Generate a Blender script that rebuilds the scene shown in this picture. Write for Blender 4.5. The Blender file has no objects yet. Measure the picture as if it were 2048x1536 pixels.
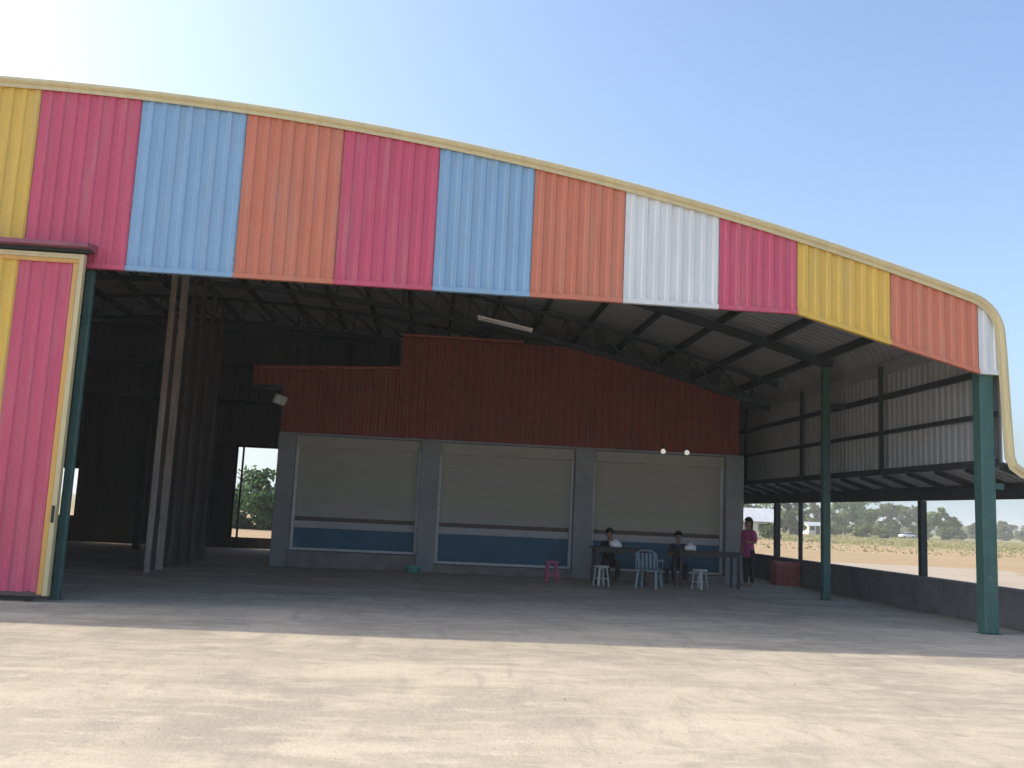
import bpy, bmesh, math, random
from mathutils import Vector, Matrix, Euler
random.seed(7)
S = bpy.context.scene
COL = S.collection

# ------------------------------------------------------------------ camera
FPX, PITCH, ROLL, YAW = 1868.6, 0.1370, 0.0460, 0.0830      # focal length in px of a 2048 px wide frame
cam = bpy.data.cameras.new('camera'); camo = bpy.data.objects.new('camera', cam); COL.objects.link(camo)
F = Vector((math.sin(YAW)*math.cos(PITCH), math.cos(YAW)*math.cos(PITCH), math.sin(PITCH)))
R0 = Vector((math.cos(YAW), -math.sin(YAW), 0)); U0 = R0.cross(F)
R = R0*math.cos(ROLL)+U0*math.sin(ROLL); U = -R0*math.sin(ROLL)+U0*math.cos(ROLL)
m = Matrix((R, U, -F)).transposed().to_4x4(); m.translation = (0, 0, 1.6)
camo.matrix_world = m
cam.sensor_width = 36; cam.lens = 36*FPX/2048; cam.clip_end = 6000; cam.clip_start = 0.05
S.camera = camo

# ------------------------------------------------------------------ light
SUN = Vector((-1.22, 0.335, 1.0)).normalized()              # direction towards the sun
EL = math.asin(SUN.z); AZ = math.atan2(SUN.x, SUN.y)
w = bpy.data.worlds.new('World'); S.world = w; w.use_nodes = True
nt = w.node_tree; nt.nodes.clear()
sky = nt.nodes.new('ShaderNodeTexSky'); sky.sky_type = 'NISHITA'; sky.sun_disc = False
sky.sun_elevation = EL; sky.sun_rotation = AZ % (2*math.pi)
sky.altitude = 50; sky.air_density = 1.0; sky.dust_density = 4.0; sky.ozone_density = 3.0
bg = nt.nodes.new('ShaderNodeBackground'); bg.inputs[1].default_value = 0.136
ow = nt.nodes.new('ShaderNodeOutputWorld')
# dust haze: the lowest few degrees of sky look like the air just above them, all round
tcw = nt.nodes.new('ShaderNodeTexCoord'); sx_ = nt.nodes.new('ShaderNodeSeparateXYZ'); mz = nt.nodes.new('ShaderNodeMath'); mz.operation = 'MAXIMUM'; mz.inputs[1].default_value = 0.085
cw = nt.nodes.new('ShaderNodeCombineXYZ')
nt.links.new(tcw.outputs['Generated'], sx_.inputs[0]); nt.links.new(sx_.outputs[2], mz.inputs[0]); nt.links.new(sx_.outputs[0], cw.inputs[0]); nt.links.new(sx_.outputs[1], cw.inputs[1])
nt.links.new(mz.outputs[0], cw.inputs[2]); nt.links.new(cw.outputs[0], sky.inputs[0])
nt.links.new(sky.outputs[0], bg.inputs[0]); nt.links.new(bg.outputs[0], ow.inputs[0])
sl = bpy.data.lights.new('sun', 'SUN'); sl.energy = 2.0; sl.angle = math.radians(0.6); sl.color = (1.0, 0.91, 0.76)
so = bpy.data.objects.new('sun', sl); COL.objects.link(so)
so.rotation_euler = SUN.to_track_quat('Z', 'Y').to_euler(); so.location = (-30, 8, 30)
S.view_settings.view_transform = 'Standard'; S.view_settings.look = 'None'
S.view_settings.gamma = 1; S.view_settings.exposure = 1.2; S.view_settings.use_curve_mapping = False
S.render.engine = 'CYCLES'
S.cycles.max_bounces = 10; S.cycles.diffuse_bounces = 6

# ------------------------------------------------------------------ materials
def mat(name, col, rough=0.6, var=0.12, scale=3.0, metal=0.0, bump=0.0, bscale=40.0, dirt=None, spec=0.4, stretch=None, emit=0):
    M = bpy.data.materials.new(name); M.use_nodes = True
    n = M.node_tree.nodes; l = M.node_tree.links; b = n['Principled BSDF']
    tc = n.new('ShaderNodeTexCoord'); mp = n.new('ShaderNodeMapping')
    l.new(tc.outputs['Object'], mp.inputs[0])
    if stretch: mp.inputs['Scale'].default_value = stretch
    nz = n.new('ShaderNodeTexNoise'); nz.inputs['Scale'].default_value = scale; nz.inputs['Detail'].default_value = 7
    nz.inputs['Roughness'].default_value = 0.62
    l.new(mp.outputs[0], nz.inputs[0])
    rp = n.new('ShaderNodeValToRGB')
    rp.color_ramp.elements[0].position = 0.32; rp.color_ramp.elements[1].position = 0.68
    c = Vector(col)
    rp.color_ramp.elements[0].color = (*[max(0, x*(1-var)) for x in c], 1)
    rp.color_ramp.elements[1].color = (*[min(0.9, x*(1+var)) for x in c], 1)
    l.new(nz.outputs[0], rp.inputs[0]); out = rp.outputs[0]
    if dirt:
        dc, dscale, lo, hi, amt = dirt
        n2 = n.new('ShaderNodeTexNoise'); n2.inputs['Scale'].default_value = dscale; n2.inputs['Detail'].default_value = 9
        n2.inputs['Roughness'].default_value = 0.7
        l.new(mp.outputs[0], n2.inputs[0])
        mr = n.new('ShaderNodeMapRange'); mr.inputs[1].default_value = lo; mr.inputs[2].default_value = hi; mr.inputs[4].default_value = amt
        l.new(n2.outputs[0], mr.inputs[0])
        mx = n.new('ShaderNodeMixRGB'); mx.inputs[2].default_value = (*dc, 1)
        l.new(mr.outputs[0], mx.inputs[0]); l.new(out, mx.inputs[1]); out = mx.outputs[0]
    l.new(out, b.inputs['Base Color'])
    b.inputs['Roughness'].default_value = rough; b.inputs['Metallic'].default_value = metal
    b.inputs['Specular IOR Level'].default_value = spec
    if bump:
        nb = n.new('ShaderNodeTexNoise'); nb.inputs['Scale'].default_value = bscale; nb.inputs['Detail'].default_value = 6
        l.new(tc.outputs['Object'], nb.inputs[0])
        bp = n.new('ShaderNodeBump'); bp.inputs['Strength'].default_value = bump; bp.inputs['Distance'].default_value = 0.02
        l.new(nb.outputs[0], bp.inputs['Height']); l.new(bp.outputs[0], b.inputs['Normal'])
    if emit:
        b.inputs['Emission Color'].default_value = (1, 0.95, 0.85, 1); b.inputs['Emission Strength'].default_value = emit
    return M
dust = (0.42, 0.36, 0.28)
def paint(name, col):
    return mat(name, col, 0.42, 0.07, 1.6, bump=0.05, bscale=6, dirt=(dust, 2.2, 0.50, 0.8, 0.4), stretch=(3.0, 1, 0.25))
M = dict(
    pink=paint('pink_paint', (0.62, 0.098, 0.165)), blue=paint('blue_paint', (0.27, 0.44, 0.62)),
    orange=paint('orange_paint', (0.64, 0.205, 0.115)), yellow=paint('yellow_paint', (0.76, 0.49, 0.085)),
    amber=paint('amber_paint', (0.74, 0.40, 0.10)), white=paint('white_paint', (0.76, 0.77, 0.75)), cream=paint('cream_trim', (0.66, 0.55, 0.30)),
    teal=mat('teal_steel', (0.05, 0.125, 0.105), 0.45, 0.15, 4, bump=0.1, dirt=(dust, 3, 0.6, 0.8, 0.3)),
    steel=mat('dark_steel', (0.028, 0.036, 0.036), 0.7, 0.2, 4),
    galv=mat('zinc_underside', (0.33, 0.335, 0.34), 0.5, 0.10, 1.5, dirt=((0.30, 0.27, 0.24), 1.2, 0.5, 0.8, 0.5)),
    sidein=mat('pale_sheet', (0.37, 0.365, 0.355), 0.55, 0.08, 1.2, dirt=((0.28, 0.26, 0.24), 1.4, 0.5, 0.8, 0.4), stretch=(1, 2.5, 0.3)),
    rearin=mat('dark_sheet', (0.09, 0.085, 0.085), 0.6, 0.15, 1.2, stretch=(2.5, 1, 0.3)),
    red=mat('red_sheet_paint', (0.23, 0.042, 0.021), 0.6, 0.10, 1.3, dirt=((0.09, 0.03, 0.025), 1.1, 0.5, 0.8, 0.5)),
    shutter=mat('cream_shutter_paint', (0.38, 0.36, 0.30), 0.6, 0.03, 0.8, dirt=((0.29, 0.26, 0.21), 0.9, 0.5, 0.85, 0.3)),
    sdark=mat('maroon_stripe', (0.12, 0.08, 0.07), 0.6), swhite=mat('pale_stripe', (0.42, 0.40, 0.41), 0.6, 0.06),
    sblue=mat('blue_stripe', (0.045, 0.12, 0.19), 0.6, 0.12, 2, dirt=(dust, 2.5, 0.6, 0.8, 0.4)),
    plaster=mat('grey_plaster', (0.28, 0.28, 0.285), 0.85, 0.12, 1.5, bump=0.2, dirt=((0.22, 0.18, 0.15), 1.6, 0.5, 0.8, 0.5)),
    hood=mat('dull_hood_paint', (0.30, 0.10, 0.13), 0.5, 0.1), redtop=mat('red_flashing', (0.34, 0.07, 0.04), 0.5, 0.1), rail=mat('pale_rail', (0.56, 0.57, 0.57), 0.5, 0.1), plinth=mat('plinth_cement', (0.22, 0.20, 0.18), 0.9, 0.2, 3, bump=0.3),
    lowwall=mat('low_wall_plaster', (0.14, 0.14, 0.145), 0.9, 0.22, 2.5, bump=0.3, dirt=((0.25, 0.2, 0.16), 2, 0.55, 0.8, 0.5)),
    timber=mat('weathered_timber', (0.40, 0.33, 0.285), 0.8, 0.25, 3, bump=0.2, stretch=(4, 4, 0.4)),
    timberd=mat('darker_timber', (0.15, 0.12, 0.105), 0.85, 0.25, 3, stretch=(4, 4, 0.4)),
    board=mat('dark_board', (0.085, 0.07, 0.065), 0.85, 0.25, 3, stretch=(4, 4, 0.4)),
    wood=mat('dark_table_wood', (0.06, 0.05, 0.05), 0.55, 0.25, 5, stretch=(1, 5, 5)),
    plasticw=mat('white_plastic', (0.52, 0.52, 0.50), 0.4, 0.04), plasticp=mat('pink_plastic', (0.55, 0.13, 0.24), 0.4, 0.06),
    plasticb=mat('pale_blue_plastic', (0.22, 0.32, 0.36), 0.4, 0.06), plasticr=mat('red_plastic', (0.36, 0.10, 0.085), 0.5, 0.12, dirt=(dust, 3, 0.5, 0.8, 0.4)),
    plastict=mat('teal_plastic', (0.14, 0.38, 0.32), 0.45, 0.08), bag=mat('white_bag', (0.84, 0.84, 0.84), 0.5, 0.03),
    tube=mat('tube_glass', (0.62, 0.62, 0.62), 0.3, 0.02), bulb=mat('lit_bulb', (0.8, 0.8, 0.78), 0.3, 0.02, emit=0.22),
    skin=mat('skin', (0.28, 0.155, 0.10), 0.55, 0.05), hair=mat('black_hair', (0.012, 0.010, 0.010), 0.5, 0.3, 30),
    navy=mat('navy_cloth', (0.025, 0.032, 0.06), 0.9, 0.2, 8), black=mat('black_cloth', (0.02, 0.018, 0.022), 0.9, 0.2, 8),
    magenta=mat('magenta_cloth', (0.42, 0.07, 0.20), 0.9, 0.15, 8), charcoal=mat('charcoal_cloth', (0.045, 0.04, 0.05), 0.9, 0.2, 8),
    eye=mat('eye_dark', (0.02, 0.015, 0.012), 0.2), lips=mat('lips', (0.26, 0.10, 0.08), 0.5),
    bark=mat('bark', (0.12, 0.09, 0.065), 0.9, 0.3, 4, bump=0.4), glassd=mat('window_glass', (0.03, 0.035, 0.04), 0.08, 0.1, spec=0.6),
    gritm=mat('grit_stone', (0.40, 0.345, 0.27), 0.9, 0.3, 8), screw=mat('screw_heads', (0.22, 0.20, 0.18), 0.5, 0.2), rubber=mat('rubber', (0.02, 0.02, 0.02), 0.8), hub=mat('wheel_metal', (0.4, 0.4, 0.4), 0.4, metal=0.6),
    carw=mat('white_car_paint', (0.80, 0.80, 0.78), 0.25, 0.03), carl=mat('lamp_lens', (0.5, 0.1, 0.06), 0.3),
    housew=mat('pale_house_wall', (0.62, 0.57, 0.48), 0.85, 0.1, 1), roofg=mat('grey_roof_sheet', (0.42, 0.44, 0.46), 0.5, 0.12, 1, stretch=(3, 0.4, 1)),
    floodm=mat('pale_fitting', (0.62, 0.58, 0.50), 0.5, 0.05), joint=mat('joint_filler', (0.12, 0.105, 0.09), 0.9, 0.2),
)
def leafmat(name, c, tr=0.25):
    Mx = bpy.data.materials.new(name); Mx.use_nodes = True; n = Mx.node_tree.nodes; l = Mx.node_tree.links; b = n['Principled BSDF']
    g = n.new('ShaderNodeNewGeometry'); hs = n.new('ShaderNodeHueSaturation'); hs.inputs['Color'].default_value = (*c, 1)
    mr = n.new('ShaderNodeMapRange'); mr.inputs[3].default_value = 0.65; mr.inputs[4].default_value = 1.4
    l.new(g.outputs['Random Per Island'], mr.inputs[0]); l.new(mr.outputs[0], hs.inputs['Value'])
    mh = n.new('ShaderNodeMapRange'); mh.inputs[3].default_value = 0.475; mh.inputs[4].default_value = 0.52
    l.new(g.outputs['Random Per Island'], mh.inputs[0]); l.new(mh.outputs[0], hs.inputs['Hue'])
    l.new(hs.outputs[0], b.inputs['Base Color']); b.inputs['Roughness'].default_value = 0.6
    t = n.new('ShaderNodeBsdfTranslucent'); l.new(hs.outputs[0], t.inputs[0]); ms = n.new('ShaderNodeMixShader'); ms.inputs[0].default_value = tr
    l.new(b.outputs[0], ms.inputs[1]); l.new(t.outputs[0], ms.inputs[2]); l.new(ms.outputs[0], n['Material Output'].inputs[0])
    return Mx
LEAF = [leafmat('leaf_green', (0.095, 0.16, 0.025)), leafmat('leaf_dull', (0.10, 0.135, 0.035)), leafmat('leaf_light', (0.14, 0.18, 0.04)),
        leafmat('leaf_fresh', (0.055, 0.12, 0.035), 0.35), leafmat('dry_grass', (0.25, 0.235, 0.075), 0.2)]

def ground_mat(name, base, layers, bump=0.25, rough=0.9):
    """layers: (colour, scale, lo, hi, amount, stretch)"""
    Mx = bpy.data.materials.new(name); Mx.use_nodes = True; n = Mx.node_tree.nodes; l = Mx.node_tree.links; b = n['Principled BSDF']
    tc = n.new('ShaderNodeTexCoord'); col = None; last = None
    for i, (c, sc, lo, hi, amt, st) in enumerate(layers):
        mp = n.new('ShaderNodeMapping'); mp.inputs['Scale'].default_value = st; mp.inputs['Location'].default_value = (3.1*i, 1.7*i, 0)
        mp.inputs['Rotation'].default_value = (0, 0, 0.35*i)
        l.new(tc.outputs['Object'], mp.inputs[0])
        nz = n.new('ShaderNodeTexNoise'); nz.inputs['Scale'].default_value = sc; nz.inputs['Detail'].default_value = 9; nz.inputs['Roughness'].default_value = 0.65
        nz.inputs['Distortion'].default_value = 0.6
        l.new(mp.outputs[0], nz.inputs[0])
        mr = n.new('ShaderNodeMapRange'); mr.inputs[1].default_value = lo; mr.inputs[2].default_value = hi; mr.inputs[4].default_value = amt
        l.new(nz.outputs[0], mr.inputs[0])
        mx = n.new('ShaderNodeMixRGB'); mx.inputs[2].default_value = (*c, 1); l.new(mr.outputs[0], mx.inputs[0])
        if col is None: mx.inputs[1].default_value = (*base, 1)
        else: l.new(col, mx.inputs[1])
        col = mx.outputs[0]
    l.new(col, b.inputs['Base Color']); b.inputs['Roughness'].default_value = rough; b.inputs['Specular IOR Level'].default_value = 0.25
    nb = n.new('ShaderNodeTexNoise'); nb.inputs['Scale'].default_value = 22; nb.inputs['Detail'].default_value = 10; nb.inputs['Roughness'].default_value = 0.75
    l.new(tc.outputs['Object'], nb.inputs[0])
    bp = n.new('ShaderNodeBump'); bp.inputs['Strength'].default_value = bump; bp.inputs['Distance'].default_value = 0.03
    l.new(nb.outputs[0], bp.inputs['Height']); l.new(bp.outputs[0], b.inputs['Normal'])
    return Mx
M['concrete'] = ground_mat('dusty_concrete', (0.43, 0.37, 0.285), [
    ((0.33, 0.29, 0.23), 0.25, 0.42, 0.60, 0.85, (1, 1, 1)), ((0.54, 0.465, 0.35), 0.6, 0.47, 0.63, 0.85, (0.7, 1.6, 1)),
    ((0.31, 0.275, 0.22), 1.5, 0.50, 0.66, 0.65, (1.9, 0.6, 1)), ((0.56, 0.49, 0.375), 3.2, 0.50, 0.66, 0.6, (0.6, 1.5, 1)),
    ((0.29, 0.26, 0.21), 10, 0.55, 0.70, 0.45, (1, 1, 1)), ((0.58, 0.515, 0.41), 50, 0.58, 0.72, 0.4, (1, 1, 1))], 0.5)
M['sand'] = ground_mat('orange_sand', (0.33, 0.235, 0.13), [
    ((0.38, 0.27, 0.165), 0.06, 0.4, 0.65, 0.8, (1, 2, 1)), ((0.27, 0.215, 0.085), 0.22, 0.5, 0.7, 0.6, (1, 2.5, 1)), ((0.27, 0.22, 0.10), 1.2, 0.6, 0.8, 0.5, (1, 1, 1))])
M['grassland'] = ground_mat('dry_grassland', (0.23, 0.20, 0.085), [
    ((0.34, 0.28, 0.13), 0.03, 0.42, 0.62, 0.8, (1, 2, 1)), ((0.16, 0.17, 0.06), 0.07, 0.48, 0.7, 0.8, (1, 2, 1)), ((0.36, 0.25, 0.14), 0.3, 0.58, 0.78, 0.6, (1, 1, 1))])
M['palegravel'] = ground_mat('pale_gravel', (0.37, 0.31, 0.235), [((0.30, 0.24, 0.18), 0.5, 0.45, 0.7, 0.8, (1, 1, 1)), ((0.43, 0.37, 0.30), 3, 0.5, 0.7, 0.6, (1, 1, 1))])

# ------------------------------------------------------------------ builders
ORG = {}
def empty(name, loc, label=None, cat=None, group=None):
    o = bpy.data.objects.new(name, None); COL.objects.link(o); o.location = loc; o.empty_display_size = 0.2
    ORG[o] = Vector(loc); tag(o, label, cat, group); return o
def tag(o, label=None, cat=None, group=None, kind=None):
    if label: o['label'] = label
    if cat: o['category'] = cat
    if group: o['group'] = group
    if kind: o['kind'] = kind
    return o
class MB:
    def __init__(s): s.v = []; s.f = []; s.sm = []
    def add(s, vs, fs, smooth=False):
        b = len(s.v); s.v += [Vector(x) for x in vs]; s.f += [tuple(b+i for i in f) for f in fs]; s.sm += [smooth]*len(fs); return s
    def box(s, x0, x1, y0, y1, z0, z1, c=0.0):
        if c <= 0:
            vs = [(x, y, z) for z in (z0, z1) for y in (y0, y1) for x in (x0, x1)]
            return s.add(vs, [(0, 2, 3, 1), (4, 5, 7, 6), (0, 1, 5, 4), (2, 6, 7, 3), (0, 4, 6, 2), (1, 3, 7, 5)])
        bm = bmesh.new(); bmesh.ops.create_cube(bm, size=1)
        for v in bm.verts: v.co = Vector(((x0+x1)/2+v.co.x*(x1-x0), (y0+y1)/2+v.co.y*(y1-y0), (z0+z1)/2+v.co.z*(z1-z0)))
        bmesh.ops.bevel(bm, geom=bm.edges[:], offset=c, segments=1, affect='EDGES')
        bm.verts.index_update(); s.add([v.co.copy() for v in bm.verts], [tuple(v.index for v in f.verts) for f in bm.faces]); bm.free(); return s
    def tube(s, pts, r, n=8, cap=True, smooth=True):
        pts = [Vector(p) for p in pts]; rs = r if isinstance(r, (list, tuple)) else [r]*len(pts); b = len(s.v); up = None
        for i, p in enumerate(pts):
            t = (pts[min(i+1, len(pts)-1)]-pts[max(i-1, 0)]).normalized()
            if up is None: up = t.orthogonal().normalized()
            up = (up-t*up.dot(t)).normalized(); sd = t.cross(up)
            for k in range(n):
                a = 2*math.pi*k/n; s.v.append(p+(up*math.cos(a)+sd*math.sin(a))*rs[i])
        for i in range(len(pts)-1):
            for k in range(n):
                s.f.append((b+i*n+k, b+i*n+(k+1) % n, b+(i+1)*n+(k+1) % n, b+(i+1)*n+k)); s.sm.append(smooth)
        if cap:
            s.f.append(tuple(b+k for k in range(n))[::-1]); s.sm.append(False)
            e = b+(len(pts)-1)*n; s.f.append(tuple(e+k for k in range(n))); s.sm.append(False)
        return s
    def bar(s, a, b, wx, wz, upv=(0, 0, 1)):
        a = Vector(a); b = Vector(b); t = (b-a).normalized(); u = Vector(upv); u = (u-t*u.dot(t))
        if u.length < 1e-3: u = Vector((0, 1, 0))
        u.normalize(); sd = t.cross(u); vs = []
        for p in (a, b):
            for q, r_ in ((-1, -1), (1, -1), (1, 1), (-1, 1)): vs.append(p+sd*q*wx/2+u*r_*wz/2)
        return s.add(vs, [(0, 3, 2, 1), (4, 5, 6, 7), (0, 1, 5, 4), (1, 2, 6, 5), (2, 3, 7, 6), (3, 0, 4, 7)])
    def lathe(s, prof, c=(0, 0, 0), n=16, sx=1, sy=1, smooth=True):
        b = len(s.v); c = Vector(c)
        for r_, z in prof:
            for k in range(n):
                a = 2*math.pi*k/n; s.v.append(c+Vector((r_*sx*math.cos(a), r_*sy*math.sin(a), z)))
        for i in range(len(prof)-1):
            for k in range(n):
                s.f.append((b+i*n+k, b+i*n+(k+1) % n, b+(i+1)*n+(k+1) % n, b+(i+1)*n+k)); s.sm.append(smooth)
        s.f.append(tuple(b+k for k in range(n))[::-1]); s.sm.append(False)
        e = b+(len(prof)-1)*n; s.f.append(tuple(e+k for k in range(n))); s.sm.append(False)
        return s
    def build(s, name, material, parent=None, world=True):
        me = bpy.data.meshes.new(name); off = Vector()
        if parent is not None and world: off = ORG.get(parent, Vector())
        me.from_pydata([tuple(v-off) for v in s.v], [], s.f)
        me.polygons.foreach_set('use_smooth', s.sm); me.update()
        bm = bmesh.new(); bm.from_mesh(me); bmesh.ops.recalc_face_normals(bm, faces=bm.faces[:]) if s.closed() else None; bm.to_mesh(me); bm.free()
        me.materials.append(M[material] if isinstance(material, str) else material)
        o = bpy.data.objects.new(name, me); COL.objects.link(o)
        if parent is not None: o.parent = parent
        ORG[o] = off
        return o
    def closed(s): return len(s.f) < 20000
def copy_tree(o, parent=None):
    c = o.copy(); COL.objects.link(c); c.parent = parent
    for ch in list(o.children): copy_tree(ch, c)
    return c

# ------------------------------------------------------------------ numbers of the place
YF, YB, YR = 14.75, 24.60, 33.0          # facade plane, shop front plane, rear gable plane
XC, XE, XL = -7.0, 9.55, -23.55          # roof crown, right eave, left eave
ARC = 0.0096; XW = 10.24                # XW: line of the low wall
def arch(x): return 8.10-ARC*(x-XC)**2   # outer top of the roof
# ------------------------------------------------------------------ ground
def sheet(name, pts, z, material):
    return tag(MB().add([(x, y, z) for x, y in pts], [tuple(range(len(pts)))]).build(name, material), kind='structure')
g = sheet('ground', [(-1500, -500), (1500, -500), (1500, 2600), (-1500, 2600)], -0.16, 'grassland')
def blob(poly, amp, n=10):
    out = []
    for i in range(len(poly)):
        a = Vector(poly[i]); b = Vector(poly[(i+1) % len(poly)]); nrm = Vector((-(b-a).y, (b-a).x)).normalized()
        for k in range(n): out.append(tuple(a.lerp(b, k/n)+nrm*random.uniform(-amp, amp)*(0 if k == 0 else 1)))
    return out
sheet('sandy_lot', blob([(-120, -40), (150, -40), (150, 52), (95, 70), (60, 92), (18, 120), (-120, 110)], 2.2), -0.152, 'sand')
sheet('gravel_path', blob([(10.3, -40), (17, -40), (19, 20), (25.5, 36), (29, 46), (20, 47), (13.5, 36), (10.3, 34)], 0.5, 8), -0.146, 'palegravel')
yd = MB(); yd.box(-45, 10.42, -30, 33.3, -0.14, 0.0); tag(yd.build('concrete_yard', 'concrete'), kind='structure')

# ------------------------------------------------------------------ warehouse
W = empty('warehouse', (-7, 24, 0), 'big open fronted shed with arched roof and fascia of many coloured metal sheets', 'warehouse')
def ribbed(mb, x0, x1, zb, zt, y, face=-1, per=0.198, h=0.024, along='x', th=0.004, lip=0.09):
    """vertical box-rib cladding from x0 to x1 ; zb, zt functions of x"""
    xs = []; n = max(1, round((x1-x0)/per)); p = (x1-x0)/n
    for i in range(n):
        a = x0+i*p
        xs += [(a, 0), (a+p*0.44, 0), (a+p*0.56, 1), (a+p*0.86, 1), (a+p*0.98, 0)]
    xs.append((x1, 0)); xs[0] = (x0, 0)
    vs = []; fs = []
    for off in (0, 1):
        for x, k in xs:
            yy = y+face*h*k - face*th*off
            for z in (zb(x), zt(x)):
                vs.append((x, yy, z) if along == 'x' else (yy, x, z))
    n2 = len(xs)
    for i in range(n2-1):
        a = 2*i; fs.append((a, a+2, a+3, a+1)); c = 2*n2+2*i; fs.append((c, c+1, c+3, c+2))
        fs.append((a, c, c+2, a+2)); fs.append((a+1, a+3, c+3, c+1))
    fs.append((0, 1, 2*n2+1, 2*n2)); e = 2*n2-2; fs.append((e, e+2*n2, e+2*n2+1, e+1))
    mb.add(vs, fs)
    return mb
def fas_bot(x):
    if x <= 5.92: return 5.10
    return max(4.28, 5.10-(x-5.92)*0.259)
edges = [-6.49, -4.93, -3.27, -1.70, -0.13, 1.45, 2.98, 4.58, 5.92, 7.54, 9.07, 9.44]
cols = ['pink', 'blue', 'orange', 'pink', 'blue', 'orange', 'white', 'pink', 'yellow', 'orange', 'white']
left = []; x = -6.49; seq = ['yellow', 'orange', 'white', 'pink', 'blue', 'orange', 'pink', 'yellow', 'blue', 'orange', 'white']
i = 0
while x > XL+0.1:
    nx = max(x-1.58, XL+0.1); left.append((nx, x, seq[i % len(seq)])); x = nx; i += 1
panels = [(edges[k], edges[k+1], cols[k]) for k in range(len(cols))]+left
def topz(x):
    if x > 9.05: return arch(9.05)-0.15-max(0, (x-9.05))*0.9
    if x < XL+0.5: return arch(XL+0.5)-0.17
    return arch(x)-0.15
for (a, b, c) in panels:
    mb = MB()
    zb = (lambda x: 0.0) if b <= -6.4 else fas_bot
    ribbed(mb, a+0.004, b-0.004, (lambda x: 0.03) if b <= -6.4 else fas_bot, topz, YF)
    fo = mb.build('fascia_sheet', c, W); fo['label'] = f'{c} ribbed metal fascia sheet'
    if b > -6.4:
        e = MB()                                  # folded edge along the foot of the sheet
        za, zc = fas_bot(a+0.004), fas_bot(b-0.004)
        e.add([(a+.004, YF-.045, za-.02), (b-.004, YF-.045, zc-.02), (b-.004, YF-.045, zc+.055), (a+.004, YF-.045, za+.055),
               (a+.004, YF+.05, za-.02), (b-.004, YF+.05, zc-.02), (b-.004, YF+.05, zc-.012), (a+.004, YF+.05, za-.012), (a+.004, YF-.041, za+.055), (b-.004, YF-.041, zc+.055), (a+.004, YF-.041, za-.012), (b-.004, YF-.041, zc-.012)],
              [(0, 1, 2, 3), (0, 4, 5, 1), (4, 7, 6, 5), (7, 10, 11, 6), (10, 8, 9, 11), (3, 2, 9, 8)])
        e.build('drip_edge', c, fo)
        sc = MB(); nn = max(1, round((b-a-.008)/.198)); pp = (b-a-.008)/nn
        for q in range(nn):
            xx = a+.004+q*pp+pp*.22
            for zz in (fas_bot(xx)+.16, (fas_bot(xx)+topz(xx))/2, topz(xx)-.16): sc.box(xx-.009, xx+.009, YF-.008, YF-.0005, zz-.009, zz+.009)
        tag(sc.build('screw_rows', c, fo), kind='stuff')
# cream capping round the roof edge
path = []
nseg = 90
for k in range(nseg+1):
    x = XL+0.55+(9.0-XL-0.55)*k/nseg; path.append((x, arch(x)))
cxr, czr = 9.0, arch(9.0)
for k in range(1, 9):
    th = math.radians(72)*k/8
    path.append((9.0+0.76*math.sin(th+0.30)-0.76*math.sin(0.30), czr-0.76*(math.cos(0.30)-math.cos(th+0.30))))
path = [(x, z) for x, z in path]
lx, lz = path[-1]
path += [(lx+0.02, 4.6), (lx+0.06, 3.7), (lx+0.10, 2.92), (lx+0.14, 2.80), (lx+0.24, 2.73), (XW+.34, 2.50)]
prof = [(0.0, 0.0), (0.0, -0.05), (0.02, -0.175), (-0.0, -0.185), (-0.012, -0.06), (-0.012, 0.012)]
def sweep(path, prof2, y0, name, material, parent):
    """prof2: list of (y offset, radial offset inward negative)"""
    mb = MB(); b = 0; n = len(prof2)
    P = [Vector((x, 0, z)) for x, z in path]; vs = []
    for i, p in enumerate(P):
        t = (P[min(i+1, len(P)-1)]-P[max(i-1, 0)]).normalized(); nr = Vector((-t.z, 0, t.x))
        if nr.z < 0 and abs(nr.z) > abs(nr.x): nr = -nr
        for yo, ro in prof2: vs.append(p+nr*ro+Vector((0, y0+yo, 0)))
    fs = [(i*n+k, i*n+(k+1) % n, (i+1)*n+(k+1) % n, (i+1)*n+k) for i in range(len(P)-1) for k in range(n)]
    fs += [tuple(range(n))[::-1], tuple((len(P)-1)*n+k for k in range(n))]
    mb.add(vs, fs); return mb.build(name, material, parent)
capp = [(0.22, 0.0), (-0.03, 0.005), (-0.085, -0.025), (-0.10, -0.07), (-0.085, -0.10), (-0.055, -0.12), (-0.055, -0.18), (-0.045, -0.18), (-0.043, -0.11), (-0.07, -0.09), (-0.06, -0.035), (0.0, -0.012), (0.22, -0.012)]
sweep(path, capp, YF, 'roof_edge_trim', 'cream', W)
# sheet roof, ribs running with the arch
rx = [XL+0.5+(9.0-XL-0.5)*k/44 for k in range(45)]
prx = [(x, arch(x)-0.05) for x in rx]+[(x-0.03, z-0.03) for x, z in path[nseg+1:nseg+9]]
lefte = [(-14-x, z) for x, z in path[nseg+1:nseg+9]][::-1]
prx = [(x+0.03, z-0.03) for x, z in lefte]+prx
ys = []; y = YF+0.1
while y < YR+0.3: ys += [(y, 0), (y+0.14, 0), (y+0.165, .03), (y+0.225, .03)]; y += 0.25
vs = []; fs = []
for px, pz in prx:
    for yy, dz in ys: vs.append((px, yy, pz+dz))
n = len(ys)
for i in range(len(prx)-1):
    for k in range(n-1): fs.append((i*n+k, i*n+k+1, (i+1)*n+k+1, (i+1)*n+k))
rf = MB().add(vs, fs).build('roof', 'galv', W)
md = rf.modifiers.new('thickness', 'SOLIDIFY'); md.thickness = 0.004; md.offset = -1
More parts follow.
